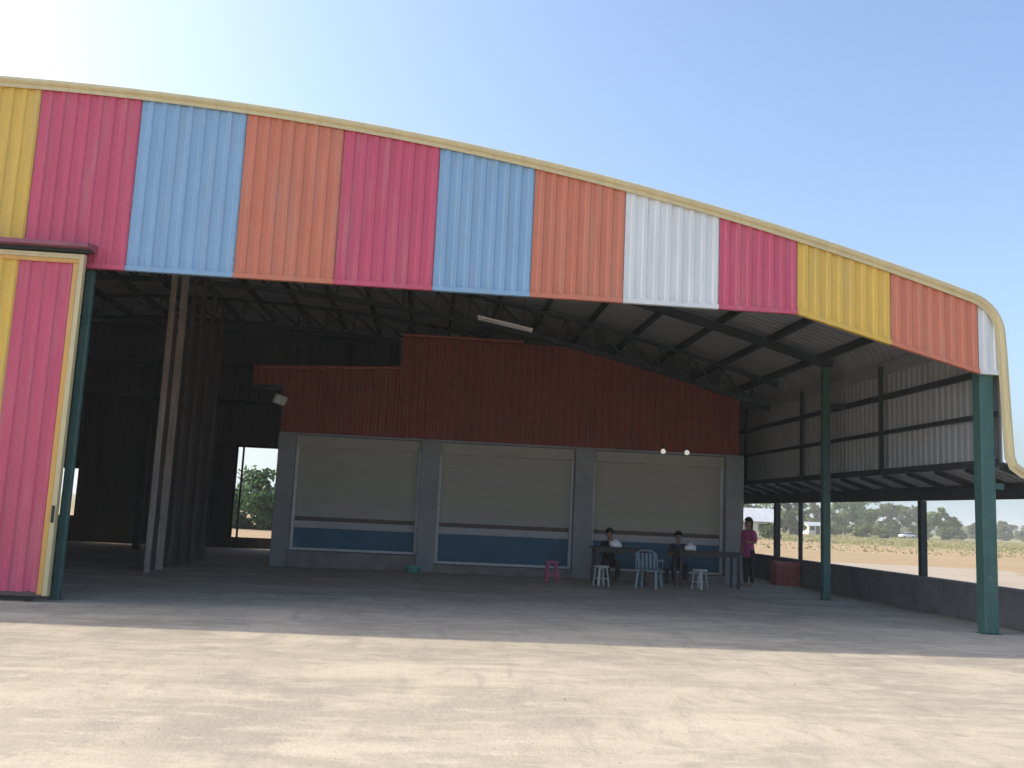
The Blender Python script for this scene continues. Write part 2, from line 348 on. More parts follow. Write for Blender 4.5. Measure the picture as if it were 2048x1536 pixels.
# purlins (share one mesh)
pb = MB(); pb.box(-0.04, 0.04, YF+0.12-24, YR-0.1-24, -0.09, 0.09)
p0 = None
x = -22.8
while x < 9.0:
    if p0 is None: o = pb.build('purlin', 'steel', W, world=False); p0 = o
    else: o = p0.copy(); COL.objects.link(o)
    o.location = (x+7, 0, arch(x)-0.155); o.rotation_euler.y = math.atan(2*ARC*(x-XC)); x += 1.22
# arched rafters and trusses
def chord(mb, y, off, x0, x1, wy, hz, n=36):
    for k in range(n):
        a = x0+(x1-x0)*k/n; b = x0+(x1-x0)*(k+1)/n
        mb.bar((a-0.005, y, arch(a)-off), (b+0.005, y, arch(b)-off), wy, hz)
    return mb
chord(MB(), 15.05, 0.42, XL+0.3, 8.95, 0.14, 0.32).build('arched_rafter', 'steel', W)
chord(MB(), 20.55, 0.345, XL+0.3, 9.06, 0.10, 0.19).build('arched_rafter', 'steel', W)
for yy in (24.05, 29.2):
    mb = MB(); chord(mb, yy, 0.31, XL+0.3, 9.1, 0.09, 0.10); chord(mb, yy, 1.0, XL+0.3, 8.9, 0.10, 0.13)
    k = 0; x = XL+0.5
    while x < 8.2:
        nx = x+0.85; mb.bar((x, yy, arch(x)-0.36), (nx, yy, arch(nx)-0.96), 0.05, 0.05); mb.bar((nx, yy, arch(nx)-0.96), (nx+.02, yy, arch(nx)-0.36), 0.05, 0.05); x = nx
    mb.build('roof_truss', 'steel', W)
# posts
def post(x, y, w, ztop, m_='teal', wy=None):
    wy = wy or w
    o = MB().box(x-w/2, x+w/2, y-wy/2, y+wy/2, 0.012, ztop, 0.012).build('post', m_, W)
    MB().box(x-w/2-.03, x+w/2+.03, y-wy/2-.03, y+wy/2+.03, 0.0, 0.012).build('base_plate', m_, o); return o
o = post(9.24, 14.93, 0.24, arch(9.2)-0.62)
mb = MB(); mb.box(9.372, 9.56, 14.90, 14.96, 2.36, 2.46); mb.build('bracket', 'teal', o)
post(8.93, 20.55, 0.17, arch(8.93)-0.42); post(8.93, 29.2, 0.17, arch(8.93)-1.1)
post(-5.50, 14.93, 0.12, 5.08)
post(-8.6, 29.2, 0.2, arch(-8.6)-1.1, 'steel'); post(-12.6, 20.55, 0.2, arch(-12.6)-0.6, 'steel'); post(-18, 20.55, 0.2, arch(-18)-0.6, 'steel')
# right side wall: upper sheets, girts, columns
XS = 9.49
sp = MB(); ribbed(sp, 0.003, 1.017, lambda t: 2.80, lambda t: 4.95, 0.0, 1, 0.203, along='y')
s0 = None
for k in range(18):
    yy = YF+0.06+k*1.02
    if s0 is None: o = sp.build('side_sheet', 'sidein', W, world=False); s0 = o
    else: o = s0.copy(); COL.objects.link(o)
    o.location = (XS+7, yy-24, 0)
MB().box(XS-.10, XS-.035, YF+.1, YR, 4.31, 4.42).build('eave_beam', 'steel', W)
MB().box(XS-.09, XS-.035, YF+.1, YR, 3.58, 3.66).build('girt', 'steel', W)
MB().box(XS-.12, XS-.035, YF+.1, YR, 2.74, 2.86).build('girt', 'steel', W)
for yy in (18.7, 22.9, 27.1, 31.2): MB().box(XS-.20, XS-.125, yy-.035, yy+.035, 2.72, 5.0).build('side_column', 'steel', W)
MB().bar((8.95, 20.55, 4.36), (9.52, 20.55, 4.36), 0.08, 0.1).build('tie_beam', 'steel', W)
# narrow lean-to strip along the side, eave beam on thin posts that stand on the low wall
XW = 10.24
mb = MB(); vs = []; fs = []; yy = YF-0.02; prof_y = []
while yy < YR: prof_y += [(yy, 0), (yy+.13, 0), (yy+.15, .025), (yy+.2, .025)]; yy += 0.22
for (px, pz) in ((XS+.03, 2.80), (XW+0.28, 2.43)):
    for yv, dz in prof_y: vs.append((px, yv, pz+dz))
n = len(prof_y)
for k in range(n-1): fs.append((k, k+1, n+k+1, n+k))
o = mb.add(vs, fs).build('side_canopy_sheet', 'galv', W); md = o.modifiers.new('thickness', 'SOLIDIFY'); md.thickness = 0.004
for yy in [YF+0.08+1.02*k for k in range(18)]: MB().bar((XS-.03, yy, 2.73), (XW-.055, yy, 2.50), 0.05, 0.08).build('canopy_rafter', 'steel', W)
MB().box(XW-.05, XW+.05, YF-.02, YR, 2.24, 2.515).build('canopy_beam', 'steel', W)
for yy, wd in ((14.95, .10), (18.78, .13), (25.2, .09), (26.95, .15), (30.9, .12)):
    MB().box(XW-wd/2, XW+wd/2, yy-wd/2, yy+wd/2, 0.70, 2.235).build('canopy_post', 'steel', W)
MB().box(XS-.10, XS-.04, YF+.1, YR, 4.85, 5.08).build('eave_light_seal', 'galv', W)  # added strip, blocks daylight leaking in between roof ribs and side sheets
# left side wall and rear gable
mb = MB(); chord(mb, YR-.16, .20, XL+.3, 9.2, .05, .34); mb.build('gable_light_seal', 'galv', W)  # strip added along the arch to block daylight over the rear cladding
MB().box(XL+.04, XL+.1, YF+.1, YR, 4.9, 5.35).build('eave_light_seal', 'galv', W)  # matching strip added against daylight at the left eave
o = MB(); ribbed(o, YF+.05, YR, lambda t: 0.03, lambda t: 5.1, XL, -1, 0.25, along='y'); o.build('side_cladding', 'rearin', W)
def rearpart(a, b, z0, z1):
    mb = MB(); ribbed(mb, a, b, (lambda t: z0), (lambda t: (min(arch(t), 9)-0.12 if abs(t-XC) < 16 else arch(9)-.2)) if z1 is None else (lambda t: z1), YR, -1, 0.25)
    return mb.build('rear_cladding', 'rearin', W)
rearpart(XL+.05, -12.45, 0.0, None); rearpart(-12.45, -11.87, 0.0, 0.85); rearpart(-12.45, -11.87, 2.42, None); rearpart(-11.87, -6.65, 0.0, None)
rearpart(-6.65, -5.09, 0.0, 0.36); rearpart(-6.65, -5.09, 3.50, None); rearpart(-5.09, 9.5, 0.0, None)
mb = MB(); mb.box(-6.68, -6.60, YR-.12, YR-.04, 0.36, 3.5); mb.box(-5.14, -5.06, YR-.12, YR-.04, .36, 3.5); mb.box(-6.60, -5.14, YR-.12, YR-.04, 3.42, 3.5)
mb.box(-6.45, -6.39, YR-.12, YR-.04, .36, 3.42)
mb.build('door_frame', 'steel', W)
for z in (6.15, 7.35, 4.9): MB().box(-12, 3.0, YR-.12, YR-.04, z, z+.14).build('girt', 'steel', W)
for xx in (-3.0, -0.4, 2.4): MB().box(xx-.05, xx+.05, YR-.22, YR-.13, 3.4, arch(xx)-.45).build('gable_column', 'steel', W)
# cover over the rail of the sliding gate
mb = MB(); mb.add([(-10.4, 14.29, 5.30), (-5.36, 14.29, 5.30), (-5.36, 14.29, 5.365), (-10.4, 14.29, 5.365), (-10.4, YF-.04, 5.30), (-5.36, YF-.04, 5.30), (-5.36, YF-.04, 5.43), (-10.4, YF-.04, 5.43)],
                  [(0, 1, 2, 3), (4, 7, 6, 5), (3, 2, 6, 7), (0, 4, 5, 1), (0, 3, 7, 4), (1, 5, 6, 2)])
mb.build('rail_cover', 'hood', W)
MB().box(-10.3, -5.40, 14.44, 14.56, 5.245, 5.297).build('gate_rail', 'steel', W)

# ------------------------------------------------------------------ sliding gate
G = empty('sliding_gate', (-7.7, 14.5, 0.0), 'tall pink and yellow ribbed sliding gate with cream frame, hung beside the opening', 'gate')
gx0, gx1, gz0, gz1, gy = -10.0, -5.45, 0.09, 5.22, 14.5
for (a, b, c) in ((-9.88, -8.0, 'blue'), (-8.0, -6.42, 'yellow'), (-6.42, -5.585, 'pink')):
    mb = MB(); ribbed(mb, a, b-.003, lambda t: gz0+.05, lambda t: gz1-.10, gy, -1, 0.20); mb.build('gate_sheet', c, G)
mb = MB()
for (a, b, z0, z1) in ((gx1-.075, gx1, gz0, gz1), (gx0, gx0+.075, gz0, gz1)): mb.box(a, b, gy-.055, gy+.055, z0, z1, .006)
mb.box(gx0+.075, gx1-.075, gy-.055, gy+.055, gz1-.08, gz1, .006)
mb.build('frame', 'cream', G)
mb = MB(); mb.box(gx1-.15, gx1-.080, gy-.048, gy-.038, gz0+.02, gz1-.15); mb.box(gx0+.08, gx1-.08, gy-.048, gy-.038, gz1-.145, gz1-.085); mb.build('edge_flashing', 'amber', G)
mb = MB(); mb.box(gx0+.075, gx1-.075, gy-.03, gy+.03, gz0-.01, gz0+.05); mb.build('bottom_rail', 'sdark', G)
for xx in (gx1-.28, gx0+.3):
    MB().tube([(xx, gy-.025, .075), (xx, gy+.025, .075)], .075, 14).build('wheel', 'rubber', G)
MB().box(gx1-.06, gx1-.02, gy-.075, gy-.056, 1.15, 1.40, .005).build('handle', 'steel', G)

# ------------------------------------------------------------------ shop block with three roller shutters and red gable
SB = empty('shop_block', (2.2, 26.5, 0), 'row of three cream and blue roller shutters under dark red cladding inside the shed', 'shop block')
MB().box(-3.88, 8.30, 24.86, 29.0, 0.0, 3.34).build('wall', 'plaster', SB)
PIL = [(-3.90, -3.47), (-0.24, 0.24), (3.80, 4.30), (7.86, 8.34)]
for a, b in PIL: MB().box(a, b, 24.36, 24.855, 0.0, 3.345, .01).build('pilaster', 'plaster', SB)
BAY = [(-3.47, -0.24, 0.42), (0.24, 3.80, 0.22), (4.30, 7.86, 0.22)]
for i, (a, b, zp) in enumerate(BAY):
    MB().box(a+.002, b-.002, 24.56, 24.855, 3.06, 3.34).build('lintel', 'shutter', SB)
    MB().box(a+.002, b-.002, 24.30, 24.855, 0.0, zp-.01, .01).build('step', 'plinth', SB)
    sh = empty('roller_shutter', (0, 0, 0)); ORG[sh] = Vector((2.2, 26.5, 0)); sh.parent = SB
    def curtain(z0, z1, nm, mt):
        n = max(1, round((z1-z0)/0.075)); p = (z1-z0)/n; pts = []
        for k in range(n): pts += [(z0+k*p, 0.0), (z0+k*p+p*.12, -.005), (z0+k*p+p*.5, -.008), (z0+k*p+p*.88, -.005)]
        pts.append((z1, 0)); vs = [(xx, 24.66+d, z) for z, d in pts for xx in (a+.08, b-.08)]
        vs += [(a+.08, 24.68, z0), (b-.08, 24.68, z0), (a+.08, 24.68, z1), (b-.08, 24.68, z1)]
        fs = [(2*j, 2*j+1, 2*j+3, 2*j+2) for j in range(len(pts)-1)]; e = 2*len(pts); fs += [(e, e+2, e+3, e+1), (0, e, e+1, 1), (e-2, e-1, e+3, e+2)]
        MB().add(vs, fs).build(nm, mt, sh)
    curtain(1.27, 3.058, 'upper_curtain', 'shutter'); curtain(1.165, 1.268, 'dark_band', 'sdark'); curtain(0.985, 1.163, 'pale_band', 'swhite')
    curtain(zp+.06, 0.983, 'lower_curtain', 'sblue')
    MB().box(a+.08, b-.08, 24.63, 24.69, zp, zp+.058).build('bottom_bar', 'rail', sh)
    for xx in (a+.003, b-.075): MB().box(xx, xx+.072, 24.60, 24.72, zp, 3.055, .004).build('guide_rail', 'rail', sh)
rxs = [-4.69, -3.9]+[-3.9+0.995*k for k in range(1, 4)]+[-0.92]+[-0.92+1.02*k for k in range(1, 10)]
for a, b in zip(rxs[:-1], rxs[1:]):
    mb = MB(); z0 = 4.62 if b <= -3.85 else 3.405
    if b <= -0.9: zt = lambda t: 5.02+0.045*(t+4.69)
    else: zt = lambda t: min(6.08, arch(t)-0.92)
    ribbed(mb, a+.002, b-.002, (lambda t: z0), zt, 24.52, -1, 0.2, 0.025); mb.build('red_sheet', 'red', SB)
mb = MB(); mb.box(-4.69, -0.94, 24.47, 24.56, 5.02, 5.09); mb.v = [v+Vector((0, 0, 0.045*(v.x+4.69)+.012)) for v in mb.v]; mb.build('top_flashing', 'redtop', SB)
mb = MB(); mb.box(-0.92, 2.3, 24.47, 24.56, 6.10, 6.17); mb.build('top_flashing', 'redtop', SB)
mb = MB()
for xx in [-4.6, -3.9, -2.0, -.95, 1.1, 3.0, 4.9, 6.6, 8.1]: mb = MB(); mb.box(xx-.04, xx+.04, 24.56, 24.64, 3.404 if xx > -4 else 4.65, min(arch(xx)-.95, 6.0 if xx > -1 else 5.0)); mb.build('stud', 'steel', SB)
MB().box(-4.69, -3.9, 24.50, 24.62, 4.5, 4.61).build('bracket_beam', 'steel', SB)

MB().box(-3.90, 8.34, 24.42, 24.86, 3.348, 3.402).build('light_gap_ledge', 'plaster', SB)  # added to close the gap where light came through under the red sheets
# ------------------------------------------------------------------ low wall
LW = empty('low_wall', (XW, 24, 0), 'long dark grey plastered knee wall along the open side of the shed', 'wall')
MB().box(XW-.09, XW+.09, 14.62, YR-.1, 0.0, 0.63).build('wall_body', 'lowwall', LW)
MB().box(XW-.11, XW+.11, 14.60, YR-.1, 0.632, 0.695, .01).build('coping', 'lowwall', LW)

# ------------------------------------------------------------------ partition of timber posts on the left
PT = empty('partition', (-5.85, 23.4, 0), 'dim row of tall timber posts with dark boards behind, left of the shutters', 'partition')
py = [20.74, 21.63, 22.5, 23.45, 24.5, 25.6]
for k, yy in enumerate(py):
    wd = (0.11, 0.15, 0.10, 0.11, 0.10, 0.10)[k]
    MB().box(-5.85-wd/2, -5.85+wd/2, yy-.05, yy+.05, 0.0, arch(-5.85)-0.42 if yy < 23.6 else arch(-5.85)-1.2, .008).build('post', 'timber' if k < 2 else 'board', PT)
for k in range(28):
    yy = 20.85+k*0.175; h = random.uniform(5.6, 6.2)
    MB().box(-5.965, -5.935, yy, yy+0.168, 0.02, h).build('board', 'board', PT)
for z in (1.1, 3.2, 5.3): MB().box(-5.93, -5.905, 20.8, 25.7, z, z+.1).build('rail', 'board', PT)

# ------------------------------------------------------------------ lamps
T = empty('tube_light', (1.38, 19.0, 5.50), 'pale fluorescent tube fitting hanging on two wires under the roof', 'light')
a = Vector((0.80, 19.0, 5.60)); b = Vector((1.96, 19.0, 5.39)); d = (b-a).normalized()
MB().bar(a, b, 0.075, 0.045).build('housing', 'tube', T)
MB().tube([a+d*.05-Vector((0, 0, .045)), b-d*.05-Vector((0, 0, .045))], .016, 10).build('tube', 'tube', T)
for q in (a+d*.03, b-d*.03): MB().bar(q-Vector((0, 0, .02)), q-Vector((0, 0, .065)), .04, .03, (0, 1, 0)).build('end_holder', 'rail', T)
for q in (a+d*.2, b-d*.2): MB().tube([q, Vector((q.x, q.y, arch(q.x)-.2))], .006, 6).build('wire', 'steel', T)
for k, xx in enumerate((6.11, 6.75)):
    Lm = empty('wall_lamp', (xx, 24.3, 3.39), ('small round lit bulb over the right shutter, above the person in navy', 'small round lit bulb over the right shutter, nearer the end pilaster')[k], 'lamp', 'bulbs above the right shutter')
    MB().tube([(xx, 24.47, 3.52), (xx, 24.33, 3.56), (xx, 24.27, 3.50)], .012, 6).build('bracket', 'steel', Lm)
    MB().lathe([(.022, .085), (.03, .06), (.03, .04)], (xx, 24.27, 3.42), 10).build('socket', 'steel', Lm)
    MB().lathe([(.02, .04), (.05, .02), (.068, -.02), (.062, -.06), (.035, -.085), (.004, -.092)], (xx, 24.27, 3.42), 14).build('bulb', 'bulb', Lm)
FL = empty('floodlight', (-3.95, 24.2, 4.2), 'pale tilted floodlight fixed at the left edge of the red cladding', 'floodlight')
mb = MB(); mb.box(-.16, .16, -.05, .05, -.12, .12, .02); Rm = Euler((0.5, 0.25, 0.5)).to_matrix(); mb.v = [Rm @ v+Vector((-3.92, 24.20, 4.20)) for v in mb.v]; mb.build('head', 'floodm', FL)
mb = MB(); mb.box(-.13, .13, -.056, -.051, -.09, .09); mb.v = [Rm @ v+Vector((-3.92, 24.20, 4.20)) for v in mb.v]; mb.build('lens', 'tube', FL)
MB().tube([(-3.92, 24.24, 4.22), (-3.80, 24.36, 4.30), (-3.75, 24.49, 4.30)], .018, 8).build('bracket', 'steel', FL)

# ------------------------------------------------------------------ furniture
def table(x, y, lx, ly, h, label):
    t = empty('table', (x, y, 0), label, 'table', None)
    for k in range(4): MB().box(x-lx/2, x+lx/2, y-ly/2+k*ly/4+.003, y-ly/2+(k+1)*ly/4-.003, h-.035, h, .004).build('plank', 'wood', t)
    for sx in (-1, 1):
        for sy in (-1, 1):
            MB().box(x+sx*(lx/2-.08)-.03, x+sx*(lx/2-.08)+.03, y+sy*(ly/2-.07)-.03, y+sy*(ly/2-.07)+.03, 0, h-.035).build('leg', 'wood', t)
        MB().box(x+sx*(lx/2-.08)-.02, x+sx*(lx/2-.08)+.02, y-ly/2+.1, y+ly/2-.1, h-.125, h-.036).build('apron', 'wood', t)
    MB().box(x-lx/2+.11, x+lx/2-.11, y-ly/2+.05, y-ly/2+.08, h-.125, h-.036).build('apron', 'wood', t)
    return t
table(4.75, 23.0, 1.35, 0.7, 0.88, 'dark wooden table beside the pilaster, white bundle on top')
table(6.95, 23.0, 1.6, 0.7, 0.88, 'longer dark wooden table near the standing person')
def stool(x, y, m_, label, rz=0.2, group=None, h=.47):
    t = empty('stool', (x, y, 0), label, 'stool', group)
    mb = MB(); prof_ = [(.165, h-.05), (.178, h-.035), (.178, h-.008), (.165, h), (.05, h-.004), (.03, h-.012)]
    mb.lathe(prof_, (x, y, 0), 20); mb.build('seat', m_, t)
    for k in range(4):
        a_ = rz+math.pi/4+k*math.pi/2
        p1 = Vector((x+.135*math.cos(a_), y+.135*math.sin(a_), h-.045)); p2 = Vector((x+.195*math.cos(a_), y+.195*math.sin(a_), 0.0))
        MB().bar(p1, p2, .05, .022, (math.cos(a_), math.sin(a_), 0)).build('leg', m_, t)
    ring = [(x+.17*math.cos(q*math.pi/8), y+.17*math.sin(q*math.pi/8), .17) for q in range(17)]
    MB().tube(ring, .010, 6, cap=False).build('brace_ring', m_, t)
    return t
stool(4.16, 22.15, 'plasticw', 'white plastic stool standing before the table by the pilaster', .3)
stool(6.58, 22.30, 'plasticw', 'white plastic stool standing before the longer table', .7)
stool(3.06, 22.75, 'plasticp', 'pink plastic stool on its own in front of the middle shutter', .1, h=.50)
def chair(x, y, rz, m_, label):
    t = empty('plastic_chair', (x, y, 0), label, 'chair'); t.rotation_euler.z = rz
    def P(mb, nm): return mb.build(nm, m_, t, world=False)
    mb = MB(); mb.box(-.23, .23, -.22, .22, .42, .445, .01); P(mb, 'seat')
    for k in range(5):
        xx = -.18+k*.09; mb = MB(); mb.bar((xx, .235, .47), (xx*1.05, .31, .82), .055, .012, (0, 1, 0)); P(mb, 'back_slat')
    mb = MB(); mb.tube([(-.25, .22, .43), (-.255, .27, .62), (-.23, .315, .82), (-.12, .33, .88), (.12, .33, .88), (.23, .315, .82), (.255, .27, .62), (.25, .22, .43)], .02, 8); P(mb, 'back_frame')
    for sx in (-1, 1):
        mb = MB(); mb.bar((sx*.21, -.20, .42), (sx*.25, -.26, 0), .05, .035, (0, 1, 0)); P(mb, 'leg')
        mb = MB(); mb.bar((sx*.21, .20, .42), (sx*.24, .28, 0), .05, .035, (0, 1, 0)); P(mb, 'leg')
        mb = MB(); mb.tube([(sx*.255, .27, .64), (sx*.28, .05, .66), (sx*.28, -.16, .65), (sx*.24, -.21, .43)], .02, 8); P(mb, 'armrest')
    return t
chair(5.25, 21.9, math.radians(152), 'plasticb', 'pale blue plastic armchair between the two white stools')
def bundle(x, y, z, s, label):
    bm = bmesh.new(); bmesh.ops.create_icosphere(bm, subdivisions=3, radius=1)
    for v in bm.verts:
        c = v.co; k = 1+.10*math.sin(5*c.x+3*c.z+x)+.07*math.sin(9*c.y+4*c.x)
        c.x *= s*.55*k; c.y *= s*.42*k; c.z = max(-.42, c.z)*s*.5*k+s*.21
        if c.z > s*.5: c.x *= .55; c.y *= .55
    zmin = min(v.co.z for v in bm.verts)
    vs = [Vector((x, y, z-zmin))+v.co for v in bm.verts]; bm.verts.index_update(); fs = [tuple(v.index for v in f.verts) for f in bm.faces]; bm.free()
    mb = MB(); mb.add([v-Vector((x, y, z)) for v in vs], fs, True); o = mb.build('white_bag', 'bag'); o.location = (x, y, z); tag(o, label, 'bag'); return o
bundle(4.62, 22.86, .882, .27, 'white knotted plastic bag on the table by the pilaster')
bundle(6.50, 22.86, .882, .25, 'small white plastic bag on the longer table')
# red crate, teal basin
C_ = empty('crate', (9.78, 25.1, 0), 'faded red plastic crate standing against the knee wall behind the standing person', 'crate')
x0, x1, y0, y1 = 9.45, 10.11, 24.88, 25.34
MB().box(x0, x1, y0, y1, 0, .03).build('base', 'plasticr', C_)
for (a, b, c, d) in ((x0, x1, y0, y0+.025), (x0, x1, y1-.025, y1), (x0, x0+.025, y0+.026, y1-.026), (x1-.025, x1, y0+.026, y1-.026)): MB().box(a, b, c, d, .031, .60).build('side_panel', 'plasticr', C_)
mb = MB(); mb.box(x0-.02, x1+.02, y0-.02, y0-.001, .55, .62); mb.box(x0-.02, x1+.02, y1+.001, y1+.02, .55, .62); mb.box(x0-.02, x0-.001, y0, y1, .55, .62); mb.box(x1+.001, x1+.02, y0, y1, .55, .62); mb.build('rim', 'plasticr', C_)
for k in range(5): MB().box(x0+.06+k*.125, x0+.085+k*.125, y0-.018, y0-.001, .05, .545).build('rib', 'plasticr', C_)
Bn = empty('basin', (-0.29, 23.95, 0), 'teal plastic basin on the floor at the foot of a pilaster', 'basin')
MB().lathe([(.13, 0), (.15, .01), (.19, .13), (.205, .14), (.205, .155), (.185, .15), (.14, .03), (.01, .025)], (-.29, 23.95, 0), 20).build('bowl', 'plastict', Bn)
MB().tube([(-.29+.205*math.cos(q*math.pi/10), 23.95+.205*math.sin(q*math.pi/10), .152) for q in range(21)], .009, 6, cap=False).build('rim', 'plastict', Bn)

# ------------------------------------------------------------------ people
def skin_mesh(name, nodes, links, material, parent, root, sub=1):
    bm = bmesh.new(); lay = bm.verts.layers.skin.verify(); vm = {}
    for k, (co, r_) in nodes.items():
        v = bm.verts.new(co); rr = r_ if isinstance(r_, tuple) else (r_, r_); v[lay].radius = rr; v[lay].use_root = (k == root); vm[k] = v
    for a_, b_ in links: bm.edges.new((vm[a_], vm[b_]))
    me = bpy.data.meshes.new(name); bm.to_mesh(me); bm.free(); me.materials.append(M[material])
    o = bpy.data.objects.new(name, me); COL.objects.link(o); o.parent = parent
    sk = o.modifiers.new('Skin', 'SKIN'); sk.use_smooth_shade = True; sk.branch_smoothing = 0.4
    sb = o.modifiers.new('Sub', 'SUBSURF'); sb.levels = sub; sb.render_levels = sub+1
    return o
def person(loc, rz, pose, top, bottom, long_hair, label, arms, group=None):
    t = empty('person', loc, label, 'person', group); t.rotation_euler.z = rz
    sit = pose == 'sit'; hp = .50 if sit else .93
    n = {}; L = []
    lean = -.06 if sit else -.02
    def nd(k, co, r_): n[k] = (Vector(co), r_)
    nd('pel', (0, 0, hp+.02), (.150, .105)); nd('wst', (0, lean*.4, hp+.17), (.125, .092)); nd('chs', (0, lean, hp+.36), (.150, .108))
    nd('shc', (0, lean+.01, hp+.47), (.10, .075)); nd('nck', (0, lean+.005, hp+.54), .052)
    nd('jaw', (0, lean-.012, hp+.61), (.066, .075)); nd('hed', (0, lean-.006, hp+.69), (.076, .094)); nd('crn', (0, lean+.0, hp+.755), (.060, .075))
    nd('nos', (0, lean-.105, hp+.665), .014)
    L += [('pel', 'wst'), ('wst', 'chs'), ('chs', 'shc'), ('shc', 'nck'), ('nck', 'jaw'), ('jaw', 'hed'), ('hed', 'crn'), ('hed', 'nos')]
    for s_, sd in ((-1, 'l'), (1, 'r')):
        nd('ear'+sd, (s_*.082, lean+.01, hp+.672), .016); L.append(('hed', 'ear'+sd))
        sh_ = Vector((s_*.175, lean+.01, hp+.455)); nd('shd'+sd, sh_, .056); L.append(('shc', 'shd'+sd))
        el, wr, hd = [Vector(q) for q in arms[sd]]; el.x *= s_; wr.x *= s_; hd.x *= s_
        el += Vector((0, 0, hp)); wr += Vector((0, 0, hp)); hd += Vector((0, 0, hp))
        nd('elb'+sd, el, .040); nd('wri'+sd, wr, .027); L += [('shd'+sd, 'elb'+sd), ('elb'+sd, 'wri'+sd)]
        dr = (hd-wr).normalized(); side = dr.cross(Vector((0, 0, 1)) if abs(dr.z) < .8 else Vector((0, 1, 0))).normalized()
        nrm = side.cross(dr)
        palm = wr+dr*.055; nd('pal'+sd, palm, (.036, .018)); L.append(('wri'+sd, 'pal'+sd))
        for q, ln in enumerate((.070, .078, .073, .058)):
            b0 = palm+dr*.035+side*(q-1.5)*.020; b1 = b0+dr*ln*.55+nrm*-.008; b2 = b1+dr*ln*.4+nrm*-.022
            nd(f'f{q}a'+sd, b0, .0095); nd(f'f{q}b'+sd, b1, .0085); nd(f'f{q}c'+sd, b2, .007)
            L += [('pal'+sd, f'f{q}a'+sd), (f'f{q}a'+sd, f'f{q}b'+sd), (f'f{q}b'+sd, f'f{q}c'+sd)]
        th = wr+dr*.03-side*.035*s_; nd('tha'+sd, th, .011); nd('thb'+sd, th+dr*.035-side*.018*s_, .009); L += [('pal'+sd, 'tha'+sd), ('tha'+sd, 'thb'+sd)]
        nd('hip'+sd, (s_*.09, 0, hp-.02), .085)
        if sit:
            kn = Vector((s_*.13, -.43, hp+.0)); an = Vector((s_*.13, -.40, .085)); 
        else:
            kn = Vector((s_*.105, -.015, hp*.53)); an = Vector((s_*.11, .015, .085))
        nd('kne'+sd, kn, .056); nd('cal'+sd, kn.lerp(an, .35)+Vector((0, .015, 0)), .052); nd('ank'+sd, an, .036)
        nd('hel'+sd, an+Vector((0, .03, -.042)), .035); nd('bal'+sd, an+Vector((s_*.015, -.12, -.050)), (.040, .028)); nd('toe'+sd, an+Vector((s_*.018, -.18, -.058)), (.034, .020))
        L += [('pel', 'hip'+sd), ('hip'+sd, 'kne'+sd), ('kne'+sd, 'cal'+sd), ('cal'+sd, 'ank'+sd), ('ank'+sd, 'hel'+sd), ('ank'+sd, 'bal'+sd), ('bal'+sd, 'toe'+sd)]
    body = skin_mesh('body', n, L, 'skin', t, 'pel')
    gr = lambda k, d: (n[k][0], tuple(q+d for q in n[k][1]) if isinstance(n[k][1], tuple) else n[k][1]+d)
    ks = ['pel', 'wst', 'chs', 'shc', 'shdl', 'elbl', 'shdr', 'elbr']
    tn = {k: gr(k, .022) for k in ks}; tn['shc'] = (n['shc'][0], (.105, .085))
    tn['hem'] = (n['pel'][0]+Vector((0, 0, -.06 if sit else -.22)), (.185, .15) if sit else (.215, .175))
    skin_mesh('shirt', tn, [('pel', 'hem'), ('pel', 'wst'), ('wst', 'chs'), ('chs', 'shc'), ('shc', 'shdl'), ('shc', 'shdr'), ('shdl', 'elbl'), ('shdr', 'elbr')], top, t, 'pel')
    bn = {k: gr(k, .004 if k == 'pel' else .018) for k in ['pel', 'hipl', 'knel', 'call', 'ankl', 'hipr', 'kner', 'calr', 'ankr']}
    bn['pel'] = (n['pel'][0]+Vector((0, 0, .03)), .085); bn['ankl'] = (n['ankl'][0], .055); bn['ankr'] = (n['ankr'][0], .055)
    skin_mesh('trousers', bn, [('pel', 'hipl'), ('hipl', 'knel'), ('knel', 'call'), ('call', 'ankl'), ('pel', 'hipr'), ('hipr', 'kner'), ('kner', 'calr'), ('calr', 'ankr')], bottom, t, 'pel')
    hc = n['hed'][0]
    bm = bmesh.new(); bmesh.ops.create_icosphere(bm, subdivisions=3, radius=1)
    kill = [v for v in bm.verts if v.co.z < -.05-.5*v.co.y and v.co.y < .25 or v.co.z < -.75]
    bmesh.ops.delete(bm, geom=kill, context='VERTS')
    for v in bm.verts: v.co = hc+Vector((v.co.x*.098, .012+v.co.y*.112, .035+v.co.z*.115))
    if long_hair:
        r_ = bmesh.ops.create_cone(bm, segments=14, radius1=.05, radius2=.10, depth=.46, cap_ends=True)
        for v in r_['verts']:
            z = v.co.z; v.co = hc+Vector((v.co.x*.95, .085+v.co.y*.55-(.03 if z > 0 else 0), -.17+z))
    me = bpy.data.meshes.new('hair'); bm.to_mesh(me); bm.free(); me.materials.append(M['hair']); me.polygons.foreach_set('use_smooth', [True]*len(me.polygons))
    ho = bpy.data.objects.new('hair', me); COL.objects.link(ho); ho.parent = t
    md_ = ho.modifiers.new('thickness', 'SOLIDIFY'); md_.thickness = .012; md_.offset = 1
    for s_ in (-1, 1): MB().lathe([(.004, -.009), (.012, 0), (.004, .009)], hc+Vector((s_*.034, -.087, -.012)), 8).build('eye', 'eye', t, world=False)
    mb = MB(); mb.box(-.024, .024, -.004, .004, -.006, .006, .003); mb.v = [v+hc+Vector((0, -.094, -.078)) for v in mb.v]; mb.build('mouth', 'lips', t, world=False)
    return t
onlap = dict(l=((.24, -.10, .20), (.17, -.30, .30), (.14, -.38, .315)), r=((.25, -.08, .19), (.16, -.29, .31), (.13, -.37, .33)))
